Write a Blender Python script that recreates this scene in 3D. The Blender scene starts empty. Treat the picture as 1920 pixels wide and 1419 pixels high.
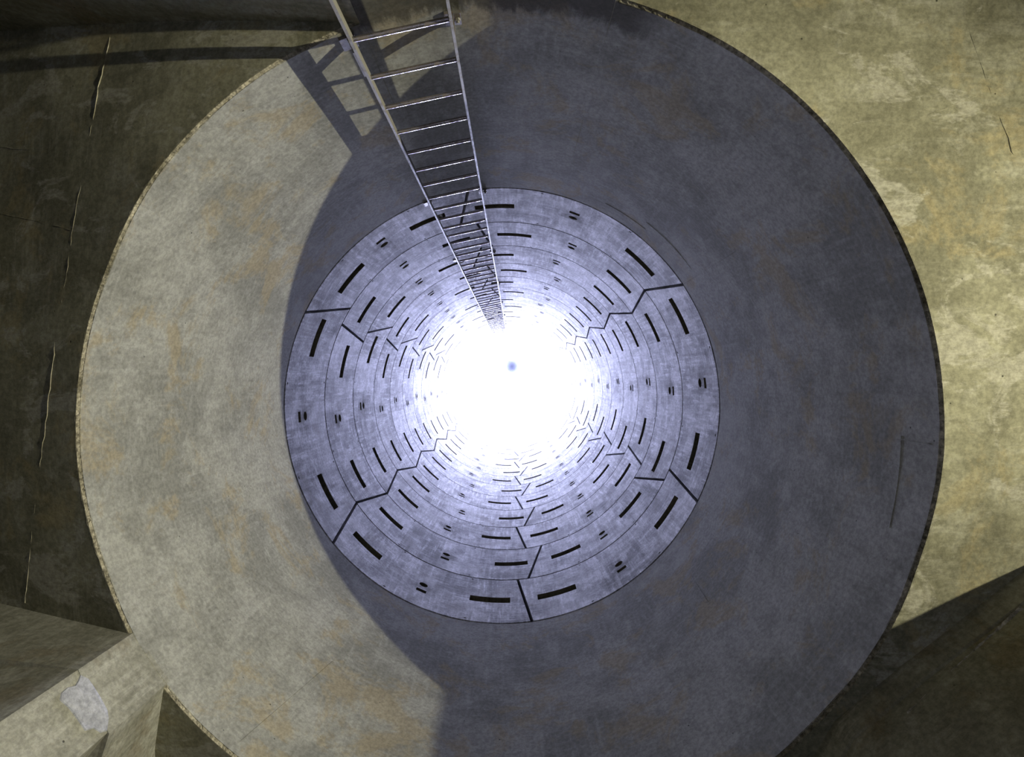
import bpy, bmesh, math, random
from mathutils import Vector, Matrix
from mathutils.geometry import delaunay_2d_cdt
random.seed(7)
PI = math.pi
scn = bpy.context.scene
COL = scn.collection

# ------------------------------------------------------------------ camera, sky, lamp, exposure
CZ = 1.2                      # camera height above the chamber floor
F = 1050.0                    # focal length in pixels of a 1920 wide frame
RAD = 1.80                    # inner radius of the shaft
CX, CY = -0.0828, 0.2178      # shaft axis in plan; the camera stands at the origin
RING0 = CZ + 4.63             # underside of the first lining ring
NRING = 16
TOP = RING0 + NRING

cam = bpy.data.cameras.new('camera')
cam.sensor_width = 36.0
cam.lens = F * 36.0 / 1920.0
cam.shift_y = 1.5 / 1920.0
cam.clip_end = 500
camo = bpy.data.objects.new('camera', cam)
COL.objects.link(camo)
camo.location = (0, 0, CZ)
camo.rotation_euler = (PI, 0, 0)      # looking straight up the shaft
scn.camera = camo

world = bpy.data.worlds.new('sky')
scn.world = world
world.use_nodes = True
bg = world.node_tree.nodes['Background']
bg.inputs[0].default_value = (0.61, 0.645, 1.0, 1)
bg.inputs[1].default_value = 102.0     # overcast daylight, seen against an exposure set for the dark chamber

pl = bpy.data.lights.new('sky_portal', 'AREA')   # sampling portal only: adds no light of its own
pl.shape = 'SQUARE'
pl.size = 3.9
pl.cycles.is_portal = True
plo = bpy.data.objects.new('sky_portal', pl)
COL.objects.link(plo)
plo.location = (CX, CY, TOP + 0.05)

sp = bpy.data.lights.new('work_lamp', 'SPOT')
sp.energy = 1980
sp.color = (1.0, 0.945, 0.70)
sp.spot_size = math.radians(53)
sp.spot_blend = 1.0
sp.shadow_soft_size = 0.035
LAMP = Vector((5.3, -0.83, CZ - 0.19))
spo = bpy.data.objects.new('work_lamp', sp)
COL.objects.link(spo)
spo.location = LAMP
aim = Vector((-1.85, 0.25, CZ + 2.7)) - LAMP
spo.rotation_euler = aim.to_track_quat('-Z', 'Y').to_euler()

vs = scn.view_settings
vs.view_transform = 'Standard'
vs.look = 'None'
vs.exposure = 0.0
vs.gamma = 1.0
vs.use_curve_mapping = False
scn.cycles.max_bounces = 8
scn.cycles.diffuse_bounces = 6
scn.cycles.glossy_bounces = 4
scn.cycles.sample_clamp_indirect = 0.0
scn.cycles.caustics_reflective = False
scn.cycles.use_denoising = True
scn.cycles.use_adaptive_sampling = True
scn.cycles.adaptive_threshold = 0.03


# ------------------------------------------------------------------ helpers
def P(theta, z, rho=RAD):
    a = math.radians(theta)
    return Vector((CX + rho * math.cos(a), CY - rho * math.sin(a), z))


def interp(tab, x):
    x = x % 360
    for (a, va), (b, vb) in zip(tab, tab[1:]):
        if a <= x <= b:
            t = (x - a) / (b - a)
            t = t * t * (3 - 2 * t)
            return va + (vb - va) * t
    return tab[-1][1]


def mesh_obj(name, verts, faces, mat, parent=None, smooth=None):
    me = bpy.data.meshes.new(name)
    me.from_pydata([tuple(v) for v in verts], [], faces)
    bm = bmesh.new()
    bm.from_mesh(me)
    bmesh.ops.recalc_face_normals(bm, faces=bm.faces[:])
    bm.to_mesh(me)
    bm.free()
    if smooth is not None:
        for p in me.polygons:
            p.use_smooth = True
        me.set_sharp_from_angle(angle=math.radians(smooth))
    me.materials.append(mat)
    o = bpy.data.objects.new(name, me)
    COL.objects.link(o)
    if parent:
        o.parent = parent
    return o


def structure(o, label=None):
    o['kind'] = 'structure'
    if label:
        o['label'] = label
    return o


def box_data(c, ax, ay, az):
    """eight corners around c with half axes ax, ay, az"""
    v = [c + sx * ax + sy * ay + sz * az for sz in (-1, 1) for sy in (-1, 1) for sx in (-1, 1)]
    f = [(0, 1, 3, 2), (4, 6, 7, 5), (0, 4, 5, 1), (2, 3, 7, 6), (0, 2, 6, 4), (1, 5, 7, 3)]
    return v, f


class Acc:
    def __init__(self):
        self.v, self.f = [], []

    def add(self, v, f):
        n = len(self.v)
        self.v += list(v)
        self.f += [tuple(i + n for i in q) for q in f]

    def box(self, c, ax, ay, az):
        self.add(*box_data(c, ax, ay, az))

    def cyl(self, a, b, r, n=12):
        d = (b - a).normalized()
        e = d.orthogonal().normalized()
        g = d.cross(e)
        v = []
        for p in (a, b):
            v += [p + r * (math.cos(2 * PI * k / n) * e + math.sin(2 * PI * k / n) * g) for k in range(n)]
        f = [(k, (k + 1) % n, n + (k + 1) % n, n + k) for k in range(n)]
        f += [tuple(range(n)), tuple(range(n, 2 * n))]
        self.add(v, f)


# ------------------------------------------------------------------ materials
class N:
    def __init__(self, name):
        self.m = bpy.data.materials.new(name)
        self.m.use_nodes = True
        self.t = self.m.node_tree
        self.bsdf = self.t.nodes['Principled BSDF']

    def new(self, typ, **kw):
        n = self.t.nodes.new(typ)
        for k, v in kw.items():
            setattr(n, k, v)
        return n

    def link(self, a, b):
        self.t.links.new(a, b)

    def math(self, op, a, b=None, c=None, clamp=False):
        n = self.new('ShaderNodeMath', operation=op, use_clamp=clamp)
        for i, x in enumerate((a, b, c)):
            if x is None:
                continue
            if isinstance(x, (int, float)):
                n.inputs[i].default_value = x
            else:
                self.link(x, n.inputs[i])
        return n.outputs[0]

    def vmul(self, v, s):
        n = self.new('ShaderNodeVectorMath', operation='MULTIPLY')
        self.link(v, n.inputs[0])
        n.inputs[1].default_value = s
        return n.outputs[0]

    def noise(self, vec, scale=1.0, detail=6, rough=0.6, dist=0.0, w=None):
        n = self.new('ShaderNodeTexNoise')
        if w is not None:
            ad = self.new('ShaderNodeVectorMath', operation='ADD')
            self.link(vec, ad.inputs[0])
            self.link(w, ad.inputs[1])
            vec = ad.outputs[0]
        self.link(vec, n.inputs['Vector'])
        n.inputs['Scale'].default_value = scale
        n.inputs['Detail'].default_value = detail
        n.inputs['Roughness'].default_value = rough
        n.inputs['Distortion'].default_value = dist
        return n.outputs[0]

    def ramp(self, fac, lo, hi, a=0.0, b=1.0):
        n = self.new('ShaderNodeMapRange')
        n.interpolation_type = 'SMOOTHSTEP'
        self.link(fac, n.inputs[0])
        n.inputs[1].default_value = lo
        n.inputs[2].default_value = hi
        n.inputs[3].default_value = a
        n.inputs[4].default_value = b
        return n.outputs[0]

    def mix(self, fac, a, b, mode='MIX'):
        n = self.new('ShaderNodeMix', data_type='RGBA', blend_type=mode)
        if isinstance(fac, (int, float)):
            n.inputs[0].default_value = fac
        else:
            self.link(fac, n.inputs[0])
        for i, x in ((6, a), (7, b)):
            if isinstance(x, tuple):
                n.inputs[i].default_value = (*x, 1)
            else:
                self.link(x, n.inputs[i])
        return n.outputs[2]

    def coords(self, cylindrical):
        tc = self.new('ShaderNodeTexCoord').outputs['Object']
        if not cylindrical:
            return tc, tc
        s = self.new('ShaderNodeSeparateXYZ')
        self.link(tc, s.inputs[0])
        x = self.math('SUBTRACT', s.outputs[0], CX)
        y = self.math('SUBTRACT', s.outputs[1], CY)
        ang = self.math('ARCTAN2', y, x)
        arc = self.math('MULTIPLY', ang, RAD)
        rr = self.math('SQRT', self.math('ADD', self.math('MULTIPLY', x, x), self.math('MULTIPLY', y, y)))
        c = self.new('ShaderNodeCombineXYZ')
        self.link(arc, c.inputs[0])
        self.link(s.outputs[2], c.inputs[1])
        self.link(rr, c.inputs[2])
        return tc, c.outputs[0]

    def bump(self, h, strength, dist=0.01):
        b = self.new('ShaderNodeBump')
        b.inputs['Strength'].default_value = strength
        b.inputs['Distance'].default_value = dist
        self.link(h, b.inputs['Height'])
        self.link(b.outputs[0], self.bsdf.inputs['Normal'])


def concrete(name, base, dark, light, cyl=True, across=0.4, along=0.6, stain=None, stain_amt=0.0, smear=0.0, grain=0.5,
             per_object=0.0, bands=0.0, rough=0.95, bump=0.35, boards=None, spec=0.10, dirt=None, turn=False, wet=False):
    n = N(name)
    raw, uv = n.coords(cyl)
    w = None
    if per_object:
        oi = n.new('ShaderNodeObjectInfo')
        w = n.math('MULTIPLY', oi.outputs['Random'], 40.0)
    if cyl:
        va, vb = (30, 2.2, 1), (1.6, 34, 1)
    else:
        va, vb = boards or (18, 1.5, 1.5), (2.2, 24, 6)
    blot = n.noise(raw, 1.5, 7, 0.66, 0.4, w)
    blot2 = n.noise(raw, 6.5, 6, 0.70, 0.2, w)
    fine = n.noise(raw, 45.0, 3, 0.75, 0.0, w)
    vert = n.noise(n.vmul(uv, va), 1.0, 6, 0.72, 0.3, w)
    if turn:      # the formwork boards of the right-hand side run the other way
        v2 = n.noise(n.vmul(uv, (va[1] * 1.2, va[0], 2)), 1.0, 6, 0.72, 0.5, w)
        s = n.new('ShaderNodeSeparateXYZ')
        n.link(raw, s.inputs[0])
        mx = n.new('ShaderNodeMix', data_type='FLOAT')
        n.link(n.ramp(s.outputs[0], -0.8, 0.8), mx.inputs[0])
        n.link(vert, mx.inputs[2])
        n.link(v2, mx.inputs[3])
        vert = mx.outputs[0]
    hor = n.noise(n.vmul(uv, vb), 1.0, 6, 0.72, 0.3, w)
    brk = n.ramp(n.noise(raw, 3.0, 4, 0.6, 0.5, w), 0.40, 0.60)
    c = n.mix(n.ramp(blot, 0.40, 0.58), dark, base)
    c = n.mix(n.math('MULTIPLY', n.ramp(vert, 0.48, 0.66, 0, along), n.math('ADD', n.math('MULTIPLY', brk, 0.8), 0.2)), c, light)
    c = n.mix(n.math('MULTIPLY', n.ramp(hor, 0.49, 0.66, 0, across), n.math('SUBTRACT', 1.0, n.math('MULTIPLY', brk, 0.7))), c, light)
    c = n.mix(n.ramp(vert, 0.50, 0.36, 0, 0.6 * along), c, dark)
    c = n.mix(n.ramp(blot2, 0.50, 0.62, 0, 0.48), c, dark)
    c = n.mix(n.ramp(blot2, 0.46, 0.36, 0, 0.36), c, light)
    if stain:
        st = n.noise(raw, 2.4, 6, 0.70, 0.5, w)
        c = n.mix(n.ramp(st, 0.52, 0.63, 0, stain_amt), c, stain)
    if smear:
        # trowelled plaster smears: pale feathered patches
        d1 = n.noise(n.vmul(raw, (1.7, 2.3, 1)), 1.6, 6, 0.62, 0.9)
        br = n.noise(n.vmul(raw, (16, 60, 8)), 1.0, 5, 0.7, 1.2)
        f = n.ramp(n.math('ADD', d1, n.math('MULTIPLY', br, 0.13)), 0.605, 0.67)
        f = n.math('MULTIPLY', f, n.ramp(br, 0.25, 0.6, 0.35, 1.0))
        c = n.mix(n.math('MULTIPLY', f, smear), c, (0.42, 0.405, 0.325))
    if bands:
        # formwork patches with straight upright edges
        s = n.new('ShaderNodeSeparateXYZ')
        n.link(uv, s.inputs[0])
        k = n.math('FLOOR', n.math('ADD', n.math('MULTIPLY', s.outputs[0], 2.3), w if w else 0.0))
        wn = n.new('ShaderNodeTexWhiteNoise', noise_dimensions='1D')
        n.link(k, wn.inputs[1])
        c = n.mix(n.math('MULTIPLY', n.ramp(wn.outputs[0], 0.45, 1.0, 0, bands), n.ramp(blot2, 0.35, 0.6, 1.0, 0.4)), c, light)
    if dirt:      # seepage round the sockets, kept as a vertex attribute
        at = n.new('ShaderNodeAttribute', attribute_name='seepage')
        f = n.math('MULTIPLY', at.outputs['Fac'], n.ramp(n.noise(raw, 9.0, 6, 0.7, 0.5, w), 0.30, 0.56))
        c = n.mix(n.math('MULTIPLY', f, 1.0, clamp=True), c, dirt)
    if wet:       # damp, mossy band on the foot of the shaft face behind the ladder
        s = n.new('ShaderNodeSeparateXYZ')
        n.link(raw, s.inputs[0])
        nz = n.noise(n.vmul(raw, (9, 9, 2.5)), 1.0, 7, 0.7, 0.6)
        f = n.ramp(n.math('ADD', s.outputs[2], n.math('MULTIPLY', nz, 0.34)), CZ + 2.52, CZ + 2.60, 1.0, 0.0)
        f = n.math('MULTIPLY', f, n.ramp(s.outputs[1], -1.50, -1.42, 1.0, 0.0))
        c = n.mix(n.math('MULTIPLY', f, 0.85), c, (0.07, 0.065, 0.05))
    # fine grain
    g = n.new('ShaderNodeVectorMath', operation='SCALE')
    n.link(c, g.inputs[0])
    n.link(n.ramp(fine, 0.25, 0.75, 1 - grain * 0.5, 1 + grain * 0.5), g.inputs['Scale'])
    c = g.outputs[0]
    # pin holes
    vo = n.new('ShaderNodeTexVoronoi')
    n.link(raw, vo.inputs['Vector'])
    vo.inputs['Scale'].default_value = 11.0
    hole = n.math('MULTIPLY', n.ramp(vo.outputs['Distance'], 0.03, 0.06, 1.0, 0.0), n.ramp(blot, 0.42, 0.55))
    c = n.mix(n.math('MULTIPLY', hole, 0.8), c, tuple(0.12 * x for x in dark))
    if per_object:
        tint = n.math('ADD', n.math('MULTIPLY', oi.outputs['Random'], per_object), 1 - per_object / 2)
        c2 = n.new('ShaderNodeVectorMath', operation='SCALE')
        n.link(c, c2.inputs[0])
        n.link(tint, c2.inputs['Scale'])
        c = c2.outputs[0]
    n.link(c, n.bsdf.inputs['Base Color'])
    n.bsdf.inputs['Roughness'].default_value = rough
    n.bsdf.inputs['Specular IOR Level'].default_value = spec
    if per_object:      # worn, polished patches among the dull ones
        pol = n.math('MULTIPLY', n.ramp(blot2, 0.56, 0.40, 0.25, 1.0), n.ramp(n.math('ADD', n.math('MULTIPLY', vert, 0.6), n.math('MULTIPLY', blot, 0.4)), 0.40, 0.62, 0.25, 1.6))
        if dirt:
            pol = n.math('MULTIPLY', pol, n.math('SUBTRACT', 1.0, n.math('MULTIPLY', at.outputs['Fac'], 0.8, clamp=True)))
        if bands:
            pol = n.math('MULTIPLY', pol, n.ramp(wn.outputs[0], 0.1, 0.9, 0.65, 1.35))
        n.link(n.math('MULTIPLY', pol, spec), n.bsdf.inputs['Specular IOR Level'])
    h = n.math('ADD', n.math('MULTIPLY', vert, 0.4), n.math('ADD', n.math('MULTIPLY', fine, 0.25), n.math('MULTIPLY', blot2, 0.6)))
    h = n.math('SUBTRACT', h, hole)
    n.bump(h, bump, 0.006)
    return n.m


def metal(name, base, rust, amt, rough, metallic):
    n = N(name)
    tc = n.new('ShaderNodeTexCoord').outputs['Object']
    a = n.noise(tc, 38, 7, 0.7)
    c = n.mix(n.ramp(a, 0.45, 0.68, 0, amt), base, rust)
    n.link(c, n.bsdf.inputs['Base Color'])
    n.bsdf.inputs['Metallic'].default_value = metallic
    n.link(n.ramp(a, 0.4, 0.7, rough, 0.75), n.bsdf.inputs['Roughness'])
    n.bump(a, 0.05, 0.001)
    return n.m


M_SEG = concrete('lining_concrete', (0.40, 0.395, 0.405), (0.23, 0.23, 0.235), (0.72, 0.72, 0.76), across=0.8, along=0.9, grain=0.7,
                 stain=(0.20, 0.19, 0.17), stain_amt=0.55, per_object=0.25, bands=0.5, rough=0.78, bump=0.3, spec=0.72, dirt=(0.09, 0.085, 0.07))
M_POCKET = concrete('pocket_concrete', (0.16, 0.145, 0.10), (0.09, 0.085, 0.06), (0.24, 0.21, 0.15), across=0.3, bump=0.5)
M_COLLAR = concrete('cast_concrete', (0.355, 0.356, 0.33), (0.235, 0.236, 0.216), (0.435, 0.437, 0.415), across=0.3, along=0.4, grain=0.45,
                    stain=(0.34, 0.285, 0.18), stain_amt=0.6, rough=0.95, bump=0.25, wet=True)
M_CEIL = concrete('ceiling_concrete', (0.30, 0.29, 0.20), (0.185, 0.178, 0.12), (0.40, 0.39, 0.30), cyl=False, turn=True,
                  boards=(14, 2.0, 2.0), across=0.12, along=0.6, stain=(0.36, 0.30, 0.16), stain_amt=0.5, smear=0.75, bump=0.35)
M_WALL = concrete('wall_concrete', (0.30, 0.29, 0.21), (0.18, 0.17, 0.12), (0.42, 0.40, 0.31), cyl=False,
                  boards=(1.6, 1.6, 22), across=0.15, stain=(0.20, 0.16, 0.09), stain_amt=0.6, bump=0.5)
M_PIER = concrete('pier_concrete', (0.345, 0.341, 0.30), (0.23, 0.226, 0.19), (0.44, 0.435, 0.395), cyl=False,
                  boards=(22, 22, 1.6), across=0.1, stain=(0.20, 0.17, 0.12), stain_amt=0.55, bump=0.5)
M_EDGE = concrete('broken_edge', (0.40, 0.37, 0.29), (0.16, 0.145, 0.10), (0.60, 0.56, 0.47), cyl=False,
                  boards=(60, 60, 60), across=0.5, grain=1.2, bump=1.0)
M_FIN = concrete('joint_fin', (0.46, 0.43, 0.32), (0.28, 0.26, 0.18), (0.60, 0.57, 0.45), cyl=False, bump=0.3)
M_PATCH = concrete('mortar_patch', (0.40, 0.41, 0.47), (0.32, 0.33, 0.38), (0.52, 0.53, 0.60), cyl=False,
                   boards=(40, 40, 40), across=0.2, bump=0.6)
M_FLOOR = concrete('pale_floor', (0.56, 0.56, 0.49), (0.45, 0.45, 0.38), (0.66, 0.66, 0.60), cyl=False)
M_SLEEVE = concrete('backing', (0.06, 0.06, 0.06), (0.04, 0.04, 0.04), (0.08, 0.08, 0.08))
M_RAIL = metal('rail_steel', (0.30, 0.29, 0.255), (0.22, 0.18, 0.12), 0.5, 0.55, 0.2)
M_RUNG = metal('rung_steel', (0.42, 0.39, 0.40), (0.20, 0.14, 0.09), 0.5, 0.24, 0.9)
M_IRON = metal('bracket_steel', (0.20, 0.19, 0.17), (0.17, 0.09, 0.05), 0.7, 0.5, 0.4)
M_RUST = metal('rusty_steel', (0.42, 0.16, 0.08), (0.45, 0.22, 0.14), 0.7, 0.7, 0.1)
bm_ = N('ball_skin')
bm_.bsdf.inputs['Base Color'].default_value = (0.028, 0.030, 0.038, 1)
bm_.bsdf.inputs['Roughness'].default_value = 1.0
bm_.bsdf.inputs['Specular IOR Level'].default_value = 0.0
M_BALL = bm_.m

# ------------------------------------------------------------------ rim and ceiling heights
RIM = [(0, 2.236), (20, 2.225), (52, 2.219), (74, 2.229), (95, 2.30), (117, 2.365), (140, 2.385), (160, 2.42),
       (180, 2.428), (200, 2.44), (215, 2.42), (232, 2.42), (270, 2.38), (311, 2.325), (340, 2.272), (360, 2.236)]
SLOPE = [(0, 0.0), (60, 0.0), (85, 0.03), (118, 0.22), (150, 0.295), (180, 0.29), (215, 0.31), (235, 0.38),
         (262, 0.34), (292, 0.10), (312, 0.02), (360, 0.0)]


def rim_z(th):
    return CZ + interp(RIM, th)


def ceil_z(x, y):
    th = math.degrees(math.atan2(-(y - CY), x - CX)) % 360
    rho = math.hypot(x - CX, y - CY)
    return rim_z(th) + interp(SLOPE, th) * max(0.0, rho - RAD)


def on_ceiling(px, py):
    """point of the ceiling seen at a picture position (by marching along the sight line)"""
    dx, dy = (px - 960.5) / F, (py - 711.0) / F
    d = 1.5
    while d < 6 and CZ + d < ceil_z(dx * d, dy * d):
        d += 0.004
    return Vector((dx * d, dy * d, CZ + d))


# ------------------------------------------------------------------ cast collar (lower shaft wall)
W0, W1 = 74.0, 108.0          # here the shaft face runs on down to the floor behind the ladder
nth = 720
zs_n = 14
verts, faces = [], []
for i in range(nth):
    th = 360.0 * i / nth
    z0 = rim_z(th) + 0.012
    if W0 < th < W1:
        z0 = 0.0
    z1 = RING0 - 0.012
    for j in range(zs_n + 1):
        z = z0 + (z1 - z0) * j / zs_n
        verts.append(P(th, z, RAD + 0.0015 * math.sin(th * 0.31) * math.sin(z * 5)))
    verts.append(P(th, z1, RAD + 0.22))
    verts.append(P(th, max(z0, rim_z(th) + 0.15), RAD + 0.22))
    if W0 < th < W1:
        verts[-1].z = 0.0
row = zs_n + 3
for i in range(nth):
    a, b = i * row, ((i + 1) % nth) * row
    for j in range(row - 1):
        faces.append((a + j, b + j, b + j + 1, a + j + 1))
collar = structure(mesh_obj('wall_lower', verts, faces, M_COLLAR, smooth=35),
                   'smooth cast concrete collar of the shaft, lamp-lit on its left side')
# faint construction seams on the collar face
def collar_seam(t0, t1, z0, z1, n=24, w=0.0035):
    v, f = [], []
    for i in range(n + 1):
        t = i / n
        th, z = t0 + (t1 - t0) * t, z0 + (z1 - z0) * t
        up = Vector((0, 0, w)) if abs(t1 - t0) > 2 else (P(th + 0.1, z) - P(th, z)).normalized() * w
        j = random.uniform(0.6, 1.3)
        v += [P(th, z) - up * j, P(th, z, RAD - 0.0022), P(th, z) + up * j]
    for i in range(n):
        f += [(3 * i, 3 * i + 3, 3 * i + 4, 3 * i + 1), (3 * i + 1, 3 * i + 4, 3 * i + 5, 3 * i + 2)]
    mesh_obj('seam', v, f, M_COLLAR, collar)
for a in ((34.5, 33.8, RING0 - 1.1, RING0 - 0.02), (-1.5, -1.5, CZ + 2.3, CZ + 2.5), (-1, -14, CZ + 2.47, CZ + 2.47),
          (52, 36, RING0 - .35, RING0 - .35), (231, 236, CZ + 2.5, CZ + 3.4), (-42, -40, CZ + 3.6, CZ + 4.3),
          (63, 51, RING0 - .22, RING0 - .22), (276, 276, RING0 - .5, RING0 - .02)):
    collar_seam(*a)

# ------------------------------------------------------------------ broken edge round the rim
verts, faces = [], []
nt = 1440
for i in range(nt):
    th = 360.0 * i / nt
    rough = 0.004 * math.sin(th * 1.7) + 0.003 * math.sin(th * 4.3 + 1)
    z = rim_z(th)
    jr = lambda s: random.uniform(-s, s)
    cz = lambda rho: z + interp(SLOPE, th) * (rho - RAD)
    r4 = RAD + 0.0135 + 0.5 * rough + jr(0.0012)
    verts += [P(th, z + 0.016, RAD - 0.0005),
              P(th, z + 0.0125 + jr(0.0022), RAD + 0.0035 + jr(0.002)),
              P(th, z + 0.0085 + jr(0.0022), RAD + 0.0085 + jr(0.0025)),
              P(th, cz(r4) - 0.0004, r4),
              P(th, cz(RAD + 0.03) + 0.006, RAD + 0.03)]
keep = [not (W0 - 0.3 < 360.0 * i / nt < W1 + 0.3) for i in range(nt)]
for i in range(nt):
    k = (i + 1) % nt
    if keep[i] and keep[k]:
        faces += [(i * 5 + j, k * 5 + j, k * 5 + j + 1, i * 5 + j + 1) for j in range(4)]
structure(mesh_obj('trim_1', verts, faces, M_EDGE), 'rough broken concrete edge round the mouth of the shaft')

# ------------------------------------------------------------------ ceiling of the chamber
rhos = [RAD + 0.0105, RAD + 0.03] + [RAD + 0.06 * k for k in range(1, 24)] + [RAD + 2, RAD + 3, RAD + 5, RAD + 9, 15]
verts, faces = [], []
nt = 360
for i in range(nt):
    th = float(i)
    for rho in rhos:
        p = P(th, 0, rho)
        wob = 0.0025 * math.sin(p.x * 7 + p.y * 3) * math.sin(p.y * 6 - p.x * 2)
        verts.append(Vector((p.x, p.y, ceil_z(p.x, p.y) + wob * min(1, (rho - RAD) * 4))))
m = len(rhos)
for i in range(nt):
    a, b = i * m, ((i + 1) % nt) * m
    for j in range(m - 1):
        faces.append((a + j, b + j, b + j + 1, a + j + 1))
ceiling = structure(mesh_obj('ceiling', verts, faces, M_CEIL, smooth=40),
                    'board-marked concrete ceiling around the shaft mouth, bright at right and dark at left')


def ridge(pix, w=0.004, h=0.003, mat=None):
    """a thin fin of cement left by a formwork joint, along the ceiling"""
    pts = []
    for (a, b) in zip(pix, pix[1:]):
        k = max(2, int(math.hypot(b[0] - a[0], b[1] - a[1]) / 12))
        for i in range(k):
            t = i / k
            pts.append(on_ceiling(a[0] + (b[0] - a[0]) * t + random.uniform(-1, 1), a[1] + (b[1] - a[1]) * t + random.uniform(-1, 1)))
    pts.append(on_ceiling(*pix[-1]))
    v, f = [], []
    for i, p in enumerate(pts):
        d = (pts[min(i + 1, len(pts) - 1)] - pts[max(i - 1, 0)])
        s = Vector((-d.y, d.x, 0)).normalized() * w * random.uniform(0.4, 1.2)
        hh = min(h, 0.003) * random.uniform(0.6, 1.1)
        v += [p - s + Vector((0, 0, .004)), p - Vector((0, 0, hh)), p + s + Vector((0, 0, .004))]
    for i in range(len(pts) - 1):
        f += [(3 * i, 3 * i + 3, 3 * i + 4, 3 * i + 1), (3 * i + 1, 3 * i + 4, 3 * i + 5, 3 * i + 2)]
    return mesh_obj('seam', v, f, mat or M_FIN, ceiling)


ridge([(208, 70), (185, 165), (163, 292), (135, 440), (128, 500), (105, 640), (82, 830), (65, 960), (48, 1130)])
ridge([(0, 276), (90, 284), (163, 292)])
ridge([(0, 400), (60, 412), (135, 432)], 0.005, 0.004)
ridge([(1805, 20), (1838, 120), (1862, 190), (1890, 260), (1912, 330)], 0.007, 0.005)
ridge([(1655, 255), (1740, 215), (1838, 178)], 0.004, 0.004)
ridge([(1800, 826), (1850, 812), (1915, 800)], 0.005, 0.005)
ridge([(1672, 318), (1720, 304)], 0.004, 0.004)
ridge([(1810, 950), (1860, 930), (1915, 905)], 0.004, 0.004)

# ------------------------------------------------------------------ chamber walls and floor
def wall(name, pts, thick, mat, z0=0.0, z1=CZ + 6.0, label=None):
    """upright wall along a plan line; the thickness lies on the left of the line"""
    P2 = [Vector(p) for p in pts]
    out = []
    for i, p in enumerate(P2):
        d = (P2[min(i + 1, len(P2) - 1)] - P2[max(i - 1, 0)]).normalized()
        out.append(p + Vector((-d.y, d.x)) * thick)
    v, f = [], []
    nz = 12
    for line in (P2, out):
        for p in line:
            v += [Vector((p.x, p.y, z0 + (z1 - z0) * j / nz)) for j in range(nz + 1)]
    n, q = len(P2), nz + 1
    for s in (0, n * q):
        for i in range(n - 1):
            for j in range(nz):
                a, b = s + i * q + j, s + (i + 1) * q + j
                f.append((a, b, b + 1, a + 1))
    for i in (0, n - 1):
        for j in range(nz):
            a, b = i * q + j, n * q + i * q + j
            f.append((a, b, b + 1, a + 1))
    for j in (0, nz):
        for i in range(n - 1):
            f.append((i * q + j, (i + 1) * q + j, n * q + (i + 1) * q + j, n * q + i * q + j))
    return structure(mesh_obj(name, v, f, mat), label)


cL, cR = P(W1, 0), P(W0, 0)
wall('wall_top_left', [(-9.2, -2.34), (-2.54, -1.715), (cL.x, cL.y)], -0.25, M_WALL, label='dark board-marked wall beside the ladder, left of the shaft')
wall('wall_top_right', [(cR.x, cR.y), (9.2, -2.0)], -0.25, M_WALL)
wall('wall_right', [(9, -3), (9, 3)], -0.25, M_WALL)
wall('wall_left', [(-9, -3), (-9, 3)], 0.25, M_WALL)
wall('wall_bottom', [(-3, 9), (3, 9)], 0.25, M_WALL)

# the chamfered pier at lower right: haunch strip, ridge, then wall
pier_line = [(9.2, 0.95), (2.26, 0.66), (2.03, 0.85), (1.62, 1.185), (1.36, 1.43), (1.25, 1.64), (1.2, 9.2)]
pr = wall('wall_bottom_right', pier_line, -0.3, M_WALL, label='dark concrete pier at lower right whose corner shades the ceiling')
v, f = [], []
line = pier_line[1:6]
for i, (x, y) in enumerate(line):
    c = Vector((x, y))
    d = (Vector(line[min(i + 1, 4)]) - Vector(line[max(i - 1, 0)])).normalized()
    nrm = Vector((d.y, -d.x))
    if nrm.dot(Vector((CX, CY)) - c) < 0:
        nrm = -nrm
    zc = ceil_z(x, y)
    for off, zz in ((0.035, zc + 0.01), (0.03, zc - 0.012), (0.012, zc - 0.075), (0.009, zc - 0.085), (-0.004, zc - 0.094)):
        q = c + nrm * off
        v.append(Vector((q.x, q.y, zz)))
for i in range(4):
    f += [(i * 5 + j, i * 5 + 5 + j, i * 5 + 6 + j, i * 5 + 1 + j) for j in range(4)]
mesh_obj('haunch', v, f, M_WALL, pr)


def pier_point(px, py, out=0.0):
    """where a sight line meets the slanting face of the pier"""
    a, b = Vector((2.03, 0.85)), Vector((1.36, 1.43))
    t = (b - a).normalized()
    nn = Vector((-t.y, t.x))
    if nn.dot(-a) < 0:
        nn = -nn
    dx, dy = (px - 960.5) / F, (py - 711.0) / F
    d = (a + nn * (0.006 + out)).dot(nn) / (dx * nn.x + dy * nn.y)
    return Vector((dx * d, dy * d, CZ + d)), Vector((nn.x, nn.y, 0))


def pier_line_of(pix, w, h, mat, name):
    v, f = [], []
    pts = []
    for a, b in zip(pix, pix[1:]):
        k = max(2, int(math.hypot(b[0] - a[0], b[1] - a[1]) / 7))
        pts += [pier_point(a[0] + (b[0] - a[0]) * i / k, a[1] + (b[1] - a[1]) * i / k) for i in range(k)]
    pts.append(pier_point(*pix[-1]))
    for i, (p, nn) in enumerate(pts):
        d = (pts[min(i + 1, len(pts) - 1)][0] - pts[max(i - 1, 0)][0]).normalized()
        sd = d.cross(nn).normalized() * w
        q = random.uniform(0.5, 1.3)
        v += [p - sd * q - nn * 0.008, p + nn * h * random.uniform(0.5, 1.2), p + sd * random.uniform(0.5, 1.3) - nn * 0.008]
    for i in range(len(pts) - 1):
        f += [(3 * i, 3 * i + 3, 3 * i + 4, 3 * i + 1), (3 * i + 1, 3 * i + 4, 3 * i + 5, 3 * i + 2)]
    mesh_obj(name, v, f, mat, pr)


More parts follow.
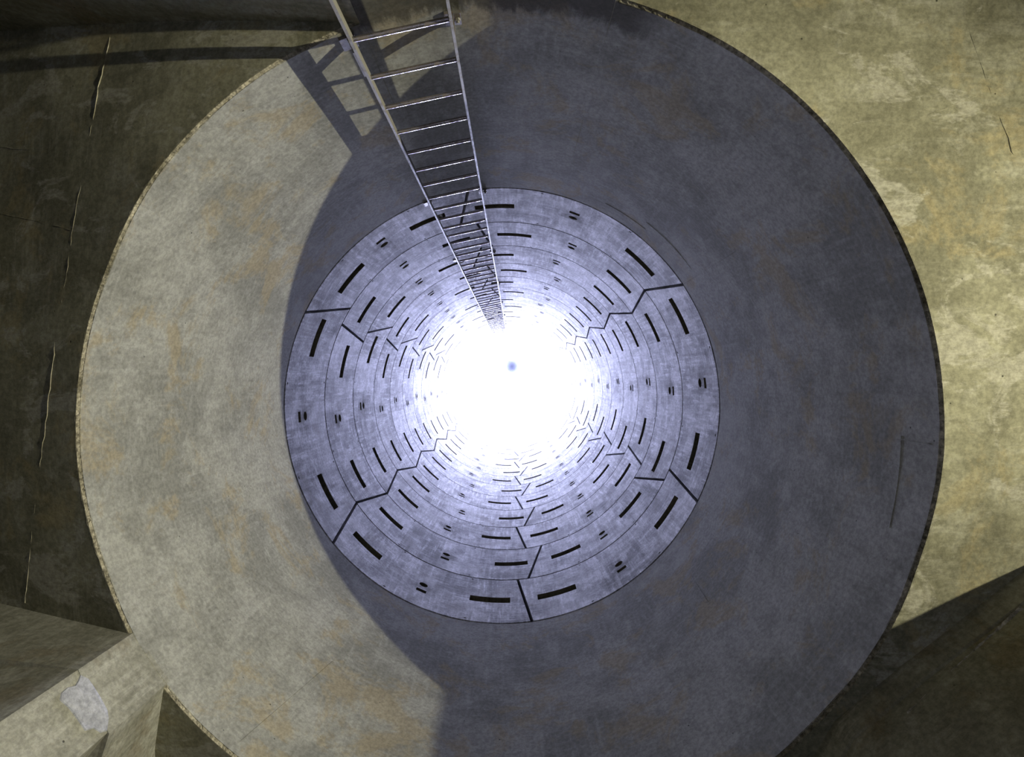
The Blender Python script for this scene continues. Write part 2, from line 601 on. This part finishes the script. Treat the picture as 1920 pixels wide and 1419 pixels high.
pier_line_of([(1915, 1138), (1835, 1214), (1770, 1275), (1703, 1338)], 0.010, 0.008, M_EDGE, 'ridge')
for pix in ([(1836, 1287), (1875, 1306), (1916, 1326)], [(1834, 1354), (1858, 1382), (1880, 1408)], [(1815, 1300), (1838, 1340)],
            [(1845, 1262), (1890, 1285), (1918, 1302)]):
    pier_line_of(pix, 0.004, 0.003, M_FIN, 'seam')

# floor
verts, faces = box_data(Vector((0, 3, -0.1)), Vector((9.5, 0, 0)), Vector((0, 6.5, 0)), Vector((0, 0, 0.1)))
structure(mesh_obj('floor', verts, faces, M_FLOOR))

# ------------------------------------------------------------------ lower-left pier: cap cut flush with the shaft, column below
def prism(name, outline, ztop, zbot, mat, parent=None):
    """ztop / zbot: one height per outline point"""
    n = len(outline)
    v = [Vector((x, y, zb)) for (x, y), zb in zip(outline, zbot)] + [Vector((x, y, zt)) for (x, y), zt in zip(outline, ztop)]
    f = [(i, (i + 1) % n, n + (i + 1) % n, n + i) for i in range(n)]
    f += [tuple(range(n)), tuple(range(n, 2 * n))]
    return mesh_obj(name, v, f, mat, parent)


def th_of(x, y):
    return math.degrees(math.atan2(-(y - CY), x - CX)) % 360


ta, tb = th_of(-1.648, 1.103), th_of(-1.521, 1.337)
arc = [P(ta + (tb - ta) * i / 8, 0, RAD) for i in range(9)]
cap = [(p.x, p.y) for p in arc] + [(-1.61, 1.67), (-1.75, 2.6), (-1.9, 9.2), (-9.2, 9.2), (-9.2, 0.70), (-2.42, 1.06)]
zt = [rim_z(ta + (tb - ta) * i / 8) + 0.04 for i in range(9)] + [CZ + 4.8] * 6
zt[9] = CZ + 2.75
zt[-1] = CZ + 2.85
zb = [CZ + 2.13 - 0.04 * i / 8 for i in range(9)] + [CZ + 2.08, CZ + 2.05, CZ + 2.0, CZ + 2.2, CZ + 2.6, CZ + 2.23]
pier = structure(prism('wall_bottom_left', cap, zt, zb, M_PIER), 'lamp-lit concrete pier at lower left, its end flush with the shaft')
inset = 0.012
colm = [(P(ta + (tb - ta) * q, 0, RAD + 0.003).x, P(ta + (tb - ta) * q, 0, RAD + 0.003).y) for q in (0, 0.25, 0.5, 0.75, 0.97)] + [(-1.60, 1.43), (-1.72, 1.75), (-1.95, 2.6), (-2.0, 9.1), (-9.1, 9.1), (-9.1, 1.3), (-2.42, 1.105)]
prism('column', colm, [CZ + 2.25] * len(colm), [0.0] * len(colm), M_PIER, pier)
# mortar patch on the end of the column, just under the cap
rimp = [(150, 1263), (165, 1270), (176, 1286), (190, 1308), (203, 1332), (206, 1350), (203, 1372), (190, 1376), (176, 1368), (160, 1372),
        (148, 1356), (138, 1340), (126, 1326), (110, 1312), (112, 1298), (124, 1288), (140, 1284), (146, 1274)]
v = []
cen = Vector((0, 0, 0))
for px, py in rimp:                       # sight line met with the curved end of the pier
    dx, dy = (px - 960.5) / F, (py - 711.0) / F
    t = 1.5
    while math.hypot(dx * t - CX, dy * t - CY) < RAD + 0.002:
        t += 0.002
    v.append(Vector((dx * t, dy * t, CZ + t)))
    cen += v[-1] / len(rimp)
def inward(p, dist):
    r_ = Vector((p.x - CX, p.y - CY, 0)).normalized()
    return p - r_ * dist
v = [inward(p, -0.006) for p in v]
v += [inward(cen + (p - cen) * 0.93, 0.010) for p in v]
k = len(rimp)
f = [(i, (i + 1) % k, k + (i + 1) % k, k + i) for i in range(k)] + [tuple(range(k, 2 * k))]
mesh_obj('plaster_patch', v, f, M_PATCH, pier)['label'] = 'pale grey mortar patch'

# ------------------------------------------------------------------ segmental lining
JA = [(154.6, 149.0), (219.1, 214.8), (277.9, 274.5), (333.9, 337.5), (393.8, 398.1), (459.0, 464.0)]
JB = [(154.7, 158.5), (214.6, 218.9), (278.0, 283.8), (333.8, 328.3), (398.1, 393.6), (458.5, 455.0)]
SLA = [(166.4, 154.9), (201.2, 212.3), (221.1, 231.8), (260.3, 272.1), (280.1, 291.7), (320.7, 331.7), (340.3, 351.3),
       (380.5, 392.0), (400.3, 411.4), (446.7, 458.2), (467.1, 478.1), (495.1, 506.0)]
SLB = [(161.0, 172.5), (201.7, 212.3), (221.1, 231.7), (266.6, 278.1), (286.5, 297.4), (314.4, 325.6), (334.0, 345.3),
       (380.4, 391.3), (400.1, 411.5), (440.6, 452.5), (462.0, 472.0), (501.7, 512.3)]
CA = [183.7, 246.4, 305.8, 365.9, 429.3, 486.8]
CB = [186.5, 249.5, 306.1, 363.0, 426.2, 486.6]
HG = 0.0115                     # half the ring joint
HJ = 0.0135                     # half the radial joint
THK = 0.15


def rect_loop(t0, t1, z0, z1, n):
    t0, t1 = min(t0, t1), max(t0, t1)
    return [(t0 + (t1 - t0) * i / n, z0) for i in range(n + 1)] + [(t1 - (t1 - t0) * i / n, z1) for i in range(n + 1)]


def inside(poly, x, y):
    c = False
    for (x0, y0), (x1, y1) in zip(poly, poly[1:] + poly[:1]):
        if (y0 > y) != (y1 > y) and x < (x1 - x0) * (y - y0) / (y1 - y0) + x0:
            c = not c
    return c


DEG = PI / 180 * RAD


def segment_mesh(jl, jr, slots, hole, liners):
    """one lining segment between joints jl and jr; (angle, height) plan bent round the shaft.
    Returns segment verts/faces and the pocket linings"""
    g = HJ / DEG
    zb, zt = HG, 1 - HG
    bl, tl = jl[0] + g, jl[1] + g
    br, tr = jr[0] - g, jr[1] - g
    n = 22
    outer = [(bl + (br - bl) * i / n, zb) for i in range(n + 1)] + [(tr + (tl - tr) * i / n, zt) for i in range(n + 1)]
    loops = [rect_loop(a, b, 0.425, 0.545, 5) for a, b in slots]
    loops.append([(hole + math.cos(2 * PI * k / 16) * 0.041 / DEG, 0.46 + math.sin(2 * PI * k / 16) * 0.041) for k in range(16)])
    loops.append(rect_loop(hole - 1.5, hole + 1.5, 0.295, 0.35, 2))
    for fr, z in ((0.30, 0.045), (0.70, 0.045), (0.30, 0.955), (0.70, 0.955)):     # dowel sockets by the ring joints
        t0 = bl + (br - bl) * fr
        loops.append([(t0 + math.cos(2 * PI * k / 6) * 0.013 / DEG, z + math.sin(2 * PI * k / 6) * 0.012) for k in range(6)])
    pts, edges = [], []
    for lp in [outer] + loops:
        s = len(pts)
        pts += [Vector((t * DEG, z)) for t, z in lp]
        edges += [(s + i, s + (i + 1) % len(lp)) for i in range(len(lp))]
    for rr in (0.075, 0.13, 0.20):
        for k in range(14):
            q = (hole + math.cos(2 * PI * k / 14) * rr / DEG, 0.43 + math.sin(2 * PI * k / 14) * rr)
            if not any(inside(lp, *q) for lp in loops):
                pts.append(Vector((q[0] * DEG, q[1])))
    t = math.ceil(min(bl, tl)) + 1.5
    while t < max(br, tr):
        for z in (0.2, 0.39, 0.6, 0.8):
            if inside(outer, t - 1.2, z) and inside(outer, t + 1.2, z) and math.hypot((t - hole) * DEG, z - 0.43) > 0.24 and not any(inside(lp, t, z) for lp in loops):
                pts.append(Vector((t * DEG, z)))
        t += 2.5
    vv, ee, ff, *_ = delaunay_2d_cdt(pts, edges, [], 0, 1e-6)
    tris = []
    for q in ff:
        cx = sum(vv[i].x for i in q) / len(q) / DEG
        cz = sum(vv[i].y for i in q) / len(q)
        if inside(outer, cx, cz) and not any(inside(lp, cx, cz) for lp in loops):
            tris.append(tuple(q))
    A = Acc()
    A.add([P(p.x / DEG, RING0 + p.y) for p in vv], tris)
    seep = []
    for p in vv:
        d = math.hypot((p.x / DEG - hole) * DEG, (p.y - 0.41) * 0.9)
        seep.append(max(0.0, 1 - d / 0.20) ** 1.2 if d > 1e-6 else 1.0)

    def side(acc, lp, depth, cap, lip=0.0):
        k = len(lp)
        front = [P(t, RING0 + z, RAD + lip) for t, z in lp]
        back = [P(t, RING0 + z, RAD + depth) for t, z in lp]
        fs = [(i, (i + 1) % k, k + (i + 1) % k, k + i) for i in range(k)]
        if cap:
            fs.append(tuple(range(k, 2 * k)))
        acc.add(front + back, fs)
    side(A, outer, THK, False)
    lin = []
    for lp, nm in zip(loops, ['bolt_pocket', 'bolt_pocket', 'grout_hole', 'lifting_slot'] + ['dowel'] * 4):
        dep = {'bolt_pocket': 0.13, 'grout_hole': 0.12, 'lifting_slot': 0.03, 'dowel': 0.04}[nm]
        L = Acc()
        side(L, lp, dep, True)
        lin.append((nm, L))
    A.seep = seep
    return A, lin


def build_set(JJ, SL, CC):
    out = []
    for i in range(6):
        jl = JJ[i]
        jr = JJ[(i + 1) % 6]
        if i == 5:
            jr = (jr[0] + 360, jr[1] + 360)
        lo, hi = (jl[0] + jl[1]) / 2, (jr[0] + jr[1]) / 2
        sl = []
        for a, b in SL:
            mid = (a + b) / 2
            for sh in (0, 360):
                if lo < mid + sh < hi:
                    sl.append((a + sh, b + sh))
        ho = [c + sh for c in CC for sh in (0, 360) if lo < c + sh < hi][0]
        out.append(segment_mesh(jl, jr, sl, ho, True))
    return out


# sleeve behind the lining (grouted ground); the segments are its parts
n = 96
verts, faces = [], []
for i in range(n):
    th = 360.0 * i / n
    verts += [P(th, RING0 - 0.03, RAD + THK - 0.01), P(th, TOP, RAD + THK - 0.01), P(th, TOP, RAD + THK + 0.3), P(th, RING0 - 0.03, RAD + THK + 0.3)]
for i in range(n):
    a, b = 4 * i, 4 * ((i + 1) % n)
    faces += [(a + j, b + j, b + (j + 1) % 4, a + (j + 1) % 4) for j in range(4)]
lining = structure(mesh_obj('wall_upper', verts, faces, M_SLEEVE), 'tall shaft lining of precast concrete segment rings rising to daylight')

PART_RINGS = 8
cache = {}
for kind, data in (('A', build_set(JA, SLA, CA)), ('B', build_set(JB, SLB, CB))):
    for i, (A, lin) in enumerate(data):
        for nm, L in lin:
            if nm == 'dowel':
                A.add(L.v, L.f)
        lin = [q for q in lin if q[0] != 'dowel']
        full = Acc()
        full.seep = A.seep
        full.add(A.v, A.f)
        for nm, L in lin:
            full.add(L.v, L.f)
        cache[kind, i] = (A, lin, full)


def raw_mesh(name, acc, mats, fmat=None):
    me = bpy.data.meshes.new(name)
    me.from_pydata([tuple(v) for v in acc.v], [], acc.f)
    for p in me.polygons:
        p.use_smooth = True
    me.set_sharp_from_angle(angle=math.radians(25))
    if hasattr(acc, 'seep'):
        at = me.attributes.new('seepage', 'FLOAT', 'POINT')
        for k, x in enumerate(acc.seep):
            at.data[k].value = x
    for m_ in mats:
        me.materials.append(m_)
    if fmat:
        for p, k in zip(me.polygons, fmat):
            p.material_index = k
    return me


meshes = {}
for key, (A, lin, full) in cache.items():
    nf = len(A.f)
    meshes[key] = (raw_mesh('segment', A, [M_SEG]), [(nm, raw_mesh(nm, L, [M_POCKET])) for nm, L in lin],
                   raw_mesh('segment_with_pockets', full, [M_SEG, M_POCKET], [0] * nf + [1] * (len(full.f) - nf)))
for ring in range(NRING):
    kind = 'AB'[ring % 2]
    for i in range(6):
        seg, lin, full = meshes[kind, i]
        o = bpy.data.objects.new('segment', seg if ring < PART_RINGS else full)
        COL.objects.link(o)
        o.parent = lining
        o.location = (0, 0, ring)
        if ring < PART_RINGS:
            for nm, me in lin:
                c = bpy.data.objects.new(nm, me)
                COL.objects.link(c)
                c.parent = o

# ------------------------------------------------------------------ ladder
LL, LR = Vector((-0.640, -1.354, 0)), Vector((-0.245, -1.439, 0))
tv = (LR - LL).normalized()
ov = Vector((tv.y, -tv.x, 0))
if ov.dot(LL - Vector((CX, CY, 0))) < 0:
    ov = -ov
lean = 0.0050                  # the ladder leans a little over its height


def lad(base, d):
    return Vector((base.x + lean * (d - 2.3), base.y, CZ + d))


ladder = bpy.data.objects.new('ladder', None)
COL.objects.link(ladder)
ladder['label'] = 'tall grey steel ladder with round rungs fixed up the shaft wall'
ladder['category'] = 'ladder'
D0, D1 = -CZ, 21.9
for base in (LL, LR):
    v = []
    for d in (D0, D1):
        c = lad(base, d)
        v += [c + tv * a * 0.006 + ov * b * 0.026 for a, b in ((-1, -1), (1, -1), (1, 1), (-1, 1))]
    f = [(0, 1, 5, 4), (1, 2, 6, 5), (2, 3, 7, 6), (3, 0, 4, 7), (0, 1, 2, 3), (4, 5, 6, 7)]
    mesh_obj('rail', v, f, M_RAIL, ladder)
A = Acc()
A.cyl(LL, LR, 0.0105, 14)
rung_me = None
for k in range(-11, 70):
    d = 2.235 + 0.28 * k
    if rung_me is None:
        o = mesh_obj('rung', A.v, A.f, M_RUNG, ladder, smooth=40)
        rung_me = o.data
    else:
        o = bpy.data.objects.new('rung', rung_me)
        COL.objects.link(o)
        o.parent = ladder
    o.location = (lean * (d - 2.3), 0, CZ + d)
# splice plates joining two lengths of rail
for base, d in ((LL, 2.37), (LL, 8.2), (LR, 8.2)):
    A = Acc()
    c = lad(base, d)
    A.box(c - tv * 0.010 if base is LL else c + tv * 0.010, tv * 0.004, ov * 0.024, Vector((0, 0, 0.09)))
    mesh_obj('splice_plate', A.v, A.f, M_RAIL, ladder)
# wall brackets
for k in range(9):
    d = 2.43 + 2.24 * k
    for base, s in ((LL, -1), (LR, 1)):
        c = lad(base, d)
        # wall point straight out from the rail
        q = c.copy()
        out = (ov + tv * (-0.36 if s < 0 else 0.12)).normalized()
        while math.hypot(q.x - CX, q.y - CY) < RAD - 0.004:
            q += out * 0.003
        rad = Vector((q.x - CX, q.y - CY, 0)).normalized()
        tan = Vector((-rad.y, rad.x, 0))
        A = Acc()
        mid = (c + q) / 2
        A.box(mid, (q - c) / 2, Vector((0, 0, 0.03)), out.cross(Vector((0, 0, 1))).normalized() * 0.004)
        br = mesh_obj('bracket', A.v, A.f, M_IRON, ladder)
        A = Acc()
        A.box(q - rad * 0.004, tan * 0.035, rad * 0.006, Vector((0, 0, 0.04)))
        mesh_obj('base_plate', A.v, A.f, M_IRON, br)
        A = Acc()
        A.cyl(q + Vector((0, 0, 0.0)) + tan * 0.02, q - rad * 0.03 + tan * 0.02, 0.007, 8)
        A.cyl(q - rad * 0.010 + tan * 0.02, q - rad * 0.020 + tan * 0.02, 0.013, 6)
        mesh_obj('anchor_bolt', A.v, A.f, M_RAIL, br)

# rusty anchor plate on the wall to the right of the ladder foot
d = 1.98
q = P(th_of(-0.205, -1.57), CZ + d)
rad = Vector((q.x - CX, q.y - CY, 0)).normalized()
tan = Vector((-rad.y, rad.x, 0))
A = Acc()
A.box(q - rad * 0.006, tan * 0.022, rad * 0.008, Vector((0, 0, 0.03)))
root = mesh_obj('anchor_plate', A.v, A.f, M_RUST)
root['label'] = 'small orange rusty anchor plate on the wall right of the ladder'
root['category'] = 'anchor plate'
A = Acc()
A.cyl(q, q - rad * 0.035, 0.008, 8)
A.cyl(q - rad * 0.014, q - rad * 0.024, 0.014, 6)
mesh_obj('bolt', A.v, A.f, M_RUST, root)

# ------------------------------------------------------------------ pale ball in the sky above the opening
bmh = bmesh.new()
bmesh.ops.create_icosphere(bmh, subdivisions=4, radius=0.24)
for vtx in bmh.verts:
    vtx.co *= 1 + 0.05 * math.sin(vtx.co.x * 9 + 1) * math.cos(vtx.co.y * 8)
    vtx.co.y *= 1.05
me = bpy.data.meshes.new('ball')
bmh.to_mesh(me)
bmh.free()
for p in me.polygons:
    p.use_smooth = True
me.materials.append(M_BALL)
ball = bpy.data.objects.new('ball', me)
COL.objects.link(ball)
ball.location = (0.0, -0.51, CZ + 21.6)
ball['label'] = 'small pale blue ball against the white daylight at the top of the shaft'
ball['category'] = 'ball'
